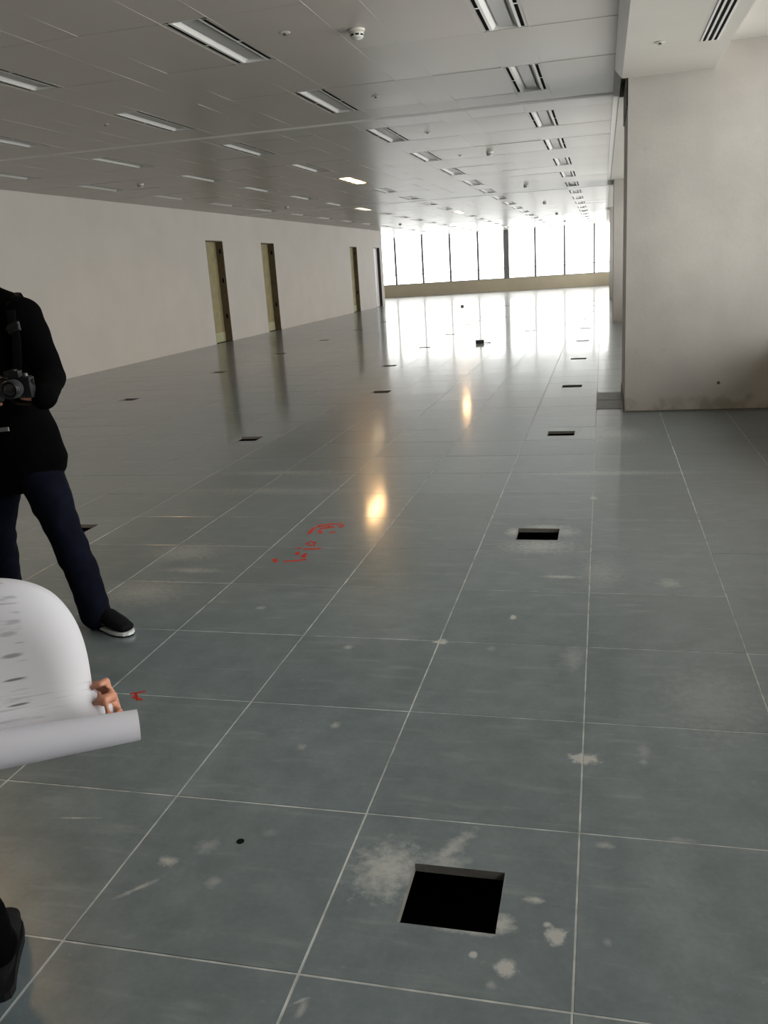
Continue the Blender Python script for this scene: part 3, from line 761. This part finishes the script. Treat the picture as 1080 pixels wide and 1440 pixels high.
# left hand under the lens, right hand round the grip
hand(bd, wrL, (-.80, -.45, .12), (-.2, -.5, .8), .95, side=1, curl=(.55, .6, .6, .6), thumb=.55)
hand(bd, wrR, (.85, -.30, .10), (.35, .75, -.05), .95, side=-1, curl=(.62, .75, .8, .8), thumb=.35)
me = fuse(bd, .0055, 2, .5); me.materials.append(M['skin']); put('body', me, man)
face_bits(man, P, q); hair_piece(man, P, q)
# coat
ct = MB()
ct.limb([(-2.553, 1.905, .775), (-2.556, 1.905, .90), (-2.572, 1.90, 1.03), (-2.583, 1.90, 1.20), (-2.590, 1.90, 1.34), (-2.595, 1.90, 1.43)],
        [(.258, .165), (.228, .150), (.205, .135), (.215, .138), (.218, .125), (.165, .095)], side=side, n=26)
ct.limb([(-2.385, 1.89, 1.425), (-2.49, 1.895, 1.465), (-2.60, 1.90, 1.485), (-2.71, 1.91, 1.465), (-2.81, 1.92, 1.425)], [.072, .072, .080, .072, .072], n=16)
ct.limb([(-2.600, 1.895, 1.47), (-2.585, 1.875, 1.535)], [(.105, .09), (.100, .085)], side=side, n=18)
ct.limb([shL+V3((0, 0, .005)), shL.lerp(elL, .5)+V3((.006, 0, 0)), elL], [.088, .076, .068], n=16)
ct.limb([elL, elL.lerp(wrL, .5), wrL+(wrL-elL)*.10], [.068, .060, .050], n=16)
ct.limb([shR, shR.lerp(elR, .5), elR], [.088, .076, .068], n=16)
ct.limb([elR, elR.lerp(wrR, .5), wrR.lerp(elR, .10)], [.068, .058, .046], n=16)
coat = garment(man, 'coat', ct, .011, M['coat'], disp=.0055, dscale=8)
# trousers
tr = MB()
tr.limb([(-2.56, 1.91, .88), (-2.56, 1.91, .76)], [(.185, .125), (.19, .125)], side=side, n=22)
tr.limb([legs[0][0], (-2.385, 1.855, .63), legs[0][1], (-2.240, 1.785, .31), (-2.190, 1.782, .065)], [.112, .098, .084, .074, .070], n=18)
tr.limb([legs[1][0], (-2.70, 1.91, .61), legs[1][1], (-2.765, 1.94, .28), (-2.802, 1.980, .065)], [.112, .100, .088, .076, .070], n=18)
garment(man, 'trousers', tr, .011, M['denim'], disp=.007, dscale=10)
shoe(man, (-2.235, 1.825, 0), (-1.985, 1.715, 0), (-2.19, 1.79, .085))
shoe(man, (-2.795, 2.01, 0), (-2.865, 1.75, 0), (-2.80, 1.985, .085))
# bag strap over the shoulder with its buckle, pocket tab
st = MB().tube([(-2.41, 1.965, 1.44), (-2.405, 1.90, 1.508), (-2.385, 1.82, 1.47), (-2.36, 1.775, 1.40), (-2.345, 1.765, 1.33), (-2.36, 1.765, 1.22), (-2.40, 1.77, 1.10)],
               [(.021, .004)]*7, side=(1, .1, 0), n=8).build('bag_strap', M['webbing'], man)
bq = MB().bevbox(-.030, -.019, 0, .030, .019, .012, .004); bq.box(-.034, -.004, .012, .034, .004, .016)
bo = bq.build('buckle', M['buckle'], st); bo.rotation_euler = (math.pi/2-.25, -.25, 0); bo.location = (-2.343, 1.762, 1.368)
pt = MB().bevbox(-.028, -.009, 0, .028, .009, .006, .002).build('pocket_tab', M['tab'], man)
rel(man)
pt.rotation_euler = (math.pi/2, -.06, 0); pt.location = V3((-2.478, 1.752, .940)) - man.location

# --- camera in his hands
cm = thing('photo_camera', 'black camera with a glinting lens held in front of the black coat', 'camera', (-2.205, 1.515, 1.150), .14)
# local: x right, -y towards us (lens axis), z up
MB().bevbox(-.068, .0, -.045, .062, .042, .040, .006).build('camera_body', M['cam_black'], cm)
gb = MB().limb([(-.066, -.010, -.040), (-.066, -.014, 0), (-.066, -.008, .032)], [.018, .019, .016], n=12); gb.build('grip', M['cam_black'], cm, smooth=True)
hp = MB().prism([(-.030, -.016), (.030, -.016), (.024, .030), (-.024, .030)], .038, .064); hp.box(-.010, -.006, .064, .010, .022, .069); hp.build('flash_hump', M['cam_black'], cm)
ln = MB().lathe([(.030, 0), (.034, .004), (.034, .030), (.036, .032), (.036, .058), (.034, .060), (.030, .060), (.029, .052)], 32, (.004, 0, -.004), (0, -1, 0)).build('lens_barrel', M['cam_black'], cm)
for q_ in (.012, .024, .040): MB().lathe([(.0355, 0), (.0372, .001), (.0372, .005), (.0355, .006)], 32, (.004, -q_, -.004), (0, -1, 0)).build('lens_ring', M['cam_grey'], ln)
MB().lathe([(.0285, .050), (.024, .0555), (.014, .0585), (.003, .0595)], 28, (.004, 0, -.004), (0, -1, 0)).build('front_glass', M['cam_glass'], ln, smooth=True)
MB().lathe([(.009, 0), (.009, .010), (.007, .012)], 16, (.042, .018, .040)).build('mode_dial', M['cam_grey'], cm)
MB().lathe([(.007, 0), (.007, .006), (.005, .008)], 16, (-.056, .006, .038)).build('shutter_button', M['cam_grey'], cm)
MB().tube([(-.070, .02, .025), (-.085, .05, -.02), (-.05, .07, -.075), (.02, .075, -.085), (.055, .05, -.03), (.064, .02, .025)], [(.011, .002)]*6, n=8).build('neck_strap', M['webbing'], cm)
MB().box(.005, -.002, -.0415, .036, .001, -.0395).build('name_plate', M['cam_grey'], cm)

# the drawing sheet: one strip of paper, flat part above, rolled up at the bottom, top corner bending back
sU = V3((.8165, .5745, -.0573)).normalized()
sV = V3((-.0045, .2762, .9611)); sV = (sV - sU*sV.dot(sU)).normalized()
sW = sU.cross(sV)                                  # towards the camera side
if sW.dot(fw) > 0: sW = -sW
RA = V3((-.4352, -.7220, 1.0407))                  # right end of the roll axis
def sheet_pt(s, t):
    """s along the roll (0 = right edge, negative to the left), t along the paper from the roll up (negative = into the roll)"""
    if t >= 0:
        ds = max(0.0, s+.165); dt = t*.90
        rho = (ds**3.3 + abs(dt)**3.3)**(1/3.3); back = 0
        k = 1.0
        if rho > .105:
            qv = min((rho-.105)/.042, 2.9); rr = .105+.042*math.sin(qv) if qv < 1.571 else .147
            back = .042*(1-math.cos(min(qv, 2.6))); k = rr/rho
        ss = s if ds == 0 else -.165+ds*k
        wave = .004*math.sin(s*22+t*9)
        skew = .024*max(0, 1-t/.03) if t < .03 else 0
        return RA + sU*(ss-.026+skew) + sV*(t*k+.015) - sW*(.024+back-wave-t*.10)
    L = -t; r = .0225-.0008*L/.02 + .004*max(0, -s)/.15; a = L/.0205
    rr = r - .0009*a
    # starts at the back of the roll, runs down, under and up the front, then winds inwards
    ang = math.pi - .55 + a
    return RA + sU*(s-.002) + sV*(-rr*math.sin(ang)+.0) + sW*(rr*math.cos(ang))
ss_ = [-.42+.42*i/56 for i in range(57)]
ts_ = [.29*(1-i/44) for i in range(45)] + [-.0028*(i+1) for i in range(95)]
vs = []; uvs = []
for t in ts_:
    for s in ss_: vs.append(sheet_pt(s, t)); uvs.append((s, t))
ns = len(ss_); fs = [(j*ns+i, j*ns+i+1, (j+1)*ns+i+1, (j+1)*ns+i) for j in range(len(ts_)-1) for i in range(ns-1)]
me = bpy.data.meshes.new('drawing_sheet'); me.from_pydata([tuple(v) for v in vs], [], fs)
uvl = me.uv_layers.new(name='uv')
for lp in me.loops: uvl.data[lp.index].uv = uvs[lp.vertex_index]
me.polygons.foreach_set('use_smooth', [True]*len(me.polygons))
def paper_mat():
    mt = bpy.data.materials.new('printed_paper'); mt.use_nodes = True
    nt = mt.node_tree; N = nt.nodes; Lk = nt.links; b = N['Principled BSDF']
    uv = N.new('ShaderNodeUVMap').outputs[0]
    def mapped(loc, sc, typ='POINT', rot=0):
        n = N.new('ShaderNodeMapping'); n.vector_type = typ; n.inputs['Location'].default_value = (*loc, 0)
        n.inputs['Scale'].default_value = (*sc, 1); n.inputs['Rotation'].default_value = (0, 0, rot); Lk.new(uv, n.inputs[0]); return n.outputs[0]
    def mr(v, a, c, d, e):
        n = N.new('ShaderNodeMapRange'); n.inputs[1].default_value = a; n.inputs[2].default_value = c
        n.inputs[3].default_value = d; n.inputs[4].default_value = e; Lk.new(v, n.inputs[0]); return n.outputs[0]
    def ma(op, a, c):
        n = N.new('ShaderNodeMath'); n.operation = op
        for i, v in enumerate((a, c)):
            if isinstance(v, (int, float)): n.inputs[i].default_value = v
            else: Lk.new(v, n.inputs[i])
        return n.outputs[0]
    def noi(vec, sc=1, det=2):
        n = N.new('ShaderNodeTexNoise'); n.inputs['Scale'].default_value = sc; n.inputs['Detail'].default_value = det; Lk.new(vec, n.inputs['Vector']); return n.outputs['Fac']
    sp = N.new('ShaderNodeSeparateXYZ'); Lk.new(uv, sp.inputs[0])
    rows = mr(noi(mapped((0, 0), (26, 210))), .55, .68, 0, .30)
    cols_ = mr(noi(mapped((3, 0), (55, 12))), .42, .52, 0, 1)
    inside = ma('MULTIPLY', mr(sp.outputs[0], -.086, -.080, 1, 0), mr(sp.outputs[1], .004, .012, 0, 1))
    rows2 = ma('MULTIPLY', mr(noi(mapped((9, 4), (14, 260))), .55, .70, 0, .25), ma('MULTIPLY', mr(sp.outputs[1], .035, .05, 1, 0), mr(sp.outputs[1], .0, .006, 0, 1)))
    ink = ma('MAXIMUM', ma('MULTIPLY', ma('MULTIPLY', rows, cols_), inside), rows2)
    for (u, v, rx, ry, k) in ((-.098, .026, .014, .0016, .75), (-.096, .054, .014, .0018, .75), (-.096, .080, .013, .0030, .55), (-.098, .104, .012, .0035, .3), (-.13, .065, .012, .0013, .4)):
        ln = N.new('ShaderNodeVectorMath'); ln.operation = 'LENGTH'; Lk.new(mapped((u, v), (rx, ry), 'TEXTURE', .05), ln.inputs[0])
        ink = ma('MAXIMUM', ink, mr(ln.outputs['Value'], 1.0, .5, 0, k))
    mx = N.new('ShaderNodeMixRGB'); mx.inputs[1].default_value = (.80, .79, .83, 1); mx.inputs[2].default_value = (.05, .045, .06, 1)
    Lk.new(ink, mx.inputs[0]); Lk.new(mx.outputs[0], b.inputs['Base Color'])
    b.inputs['Roughness'].default_value = .7; b.inputs['Specular IOR Level'].default_value = .2
    tl = N.new('ShaderNodeBsdfTranslucent'); Lk.new(mx.outputs[0], tl.inputs['Color']); ms = N.new('ShaderNodeMixShader'); ms.inputs[0].default_value = .38
    Lk.new(b.outputs[0], ms.inputs[1]); Lk.new(tl.outputs[0], ms.inputs[2]); Lk.new(ms.outputs[0], N['Material Output'].inputs[0])
    return mt
me.materials.append(paper_mat()); me.update()
tag(put('drawing_sheet', me), 'white printed drawing sheet with its lower edge rolled up, held at lower left', 'paper')
HAND_W = V3((-.5692, -.6721, 1.0376))+CR*.014-CU*.016+fw*.012; HAND_F = V3((.1115, -.0384, .0449)); HAND_N = -fw; HAND_CURL = (.85, .85, .9, .95)

# --- second person, almost wholly outside the frame at the left, holding up a drawing
p2 = thing('person', 'person in black, only a dark shoe and the fingertips on the drawing sheet in view', 'person', (-1.27, -.45, 0))
fL, fR = V3((.62, .78, 0)).normalized(), V3((.78, -.62, 0)).normalized()
c0 = V3((-1.27, -.46, 0))
b2 = MB()
P, q, hr, hf, hu = head(b2, (-1.22, -.40, 1.60), (.75, .45, -.45))
b2.limb([c0+V3((0, 0, 1.36)), c0+V3((.01, .01, 1.46)), (-1.23, -.41, 1.56)], [.062, .056, .054], n=16)
b2.limb([c0+V3((0, 0, .88)), c0+V3((0, 0, 1.05)), c0+V3((0, 0, 1.22)), c0+V3((0, 0, 1.36))], [(.145, .10), (.13, .09), (.155, .10), (.15, .08)], side=fR, n=18)
s1, e1, w1 = c0+fR*.17+V3((0, 0, 1.36)), V3((-.895, -.555, 1.075)), HAND_W
s2, e2, w2 = c0-fR*.17+V3((0, 0, 1.36)), V3((-1.235, -.175, 1.09)), V3((-1.015, -.335, 1.02))
for a, b_, c in ((s1, e1, w1), (s2, e2, w2)):
    b2.limb([a, a.lerp(b_, .5), b_], [.048, .043, .036], n=14); b2.limb([b_, b_.lerp(c, .4), c], [.036, .035, .025], n=14)
lg = [(c0-fR*.09+V3((0, 0, .86)), V3((-1.275, -.27, .48)), V3((-1.255, -.163, .12))), (c0+fR*.09+V3((0, 0, .86)), V3((-1.19, -.50, .48)), V3((-1.24, -.56, .10)))]
for a, b_, c in lg:
    b2.limb([a, a.lerp(b_, .5), b_], [.078, .066, .050], n=14); b2.limb([b_, b_.lerp(c, .35), c], [.050, .052, .036], n=14)
hand(b2, w1, HAND_F, HAND_N, .84, side=1, curl=HAND_CURL, thumb=.2, prof=(.25, 1.1, 1.6), tuck=.9, spread=.20, slim=.84)
hand(b2, w2, (.8, -.55, .0), (0, 0, 1), .95, side=1, curl=(.5, .5, .5, .5), thumb=.5)
me = fuse(b2, .0055, 2, .5); me.materials.append(M['skin']); put('body', me, p2)
face_bits(p2, P, q); hair_piece(p2, P, q)
ct = MB()
ct.limb([c0+V3((0, 0, .82)), c0+V3((0, 0, 1.02)), c0+V3((0, 0, 1.20)), c0+V3((0, 0, 1.32)), c0+V3((0, 0, 1.40))], [(.19, .14), (.18, .13), (.195, .135), (.195, .12), (.14, .09)], side=fR, n=24)
ct.limb([s1+V3((0, 0, .01)), c0+V3((0, 0, 1.43)), s2+V3((0, 0, .01))], [.068, .075, .068], n=16)
ct.limb([c0+V3((0, 0, 1.43)), c0+V3((.01, .01, 1.48))], [.085, .075], n=16)
for a, b_, c in ((s1, e1, w1), (s2, e2, w2)):
    ct.limb([a, a.lerp(b_, .5), b_], [.075, .064, .055], n=16); ct.limb([b_, b_.lerp(c, .5), c.lerp(b_, .12)], [.055, .048, .039], n=16)
garment(p2, 'jacket', ct, .011, M['coat'], disp=.005, dscale=8)
tr = MB(); tr.limb([c0+V3((0, 0, .92)), c0+V3((0, 0, .80))], [(.165, .12), (.17, .12)], side=fR, n=20)
for a, b_, c in lg: tr.limb([a, a.lerp(b_, .5), b_, b_.lerp(c, .5), c], [.105, .092, .078, .068, .060], n=16)
garment(p2, 'trousers', tr, .011, M['coat'], disp=.006, dscale=10)
shoe(p2, (-1.238, -.192, 0), (-1.383, .034, 0), (-1.257, -.163, .085), False)
shoe(p2, (-1.255, -.580, 0), (-1.075, -.37, 0), (-1.235, -.555, .085), False)
rel(p2)
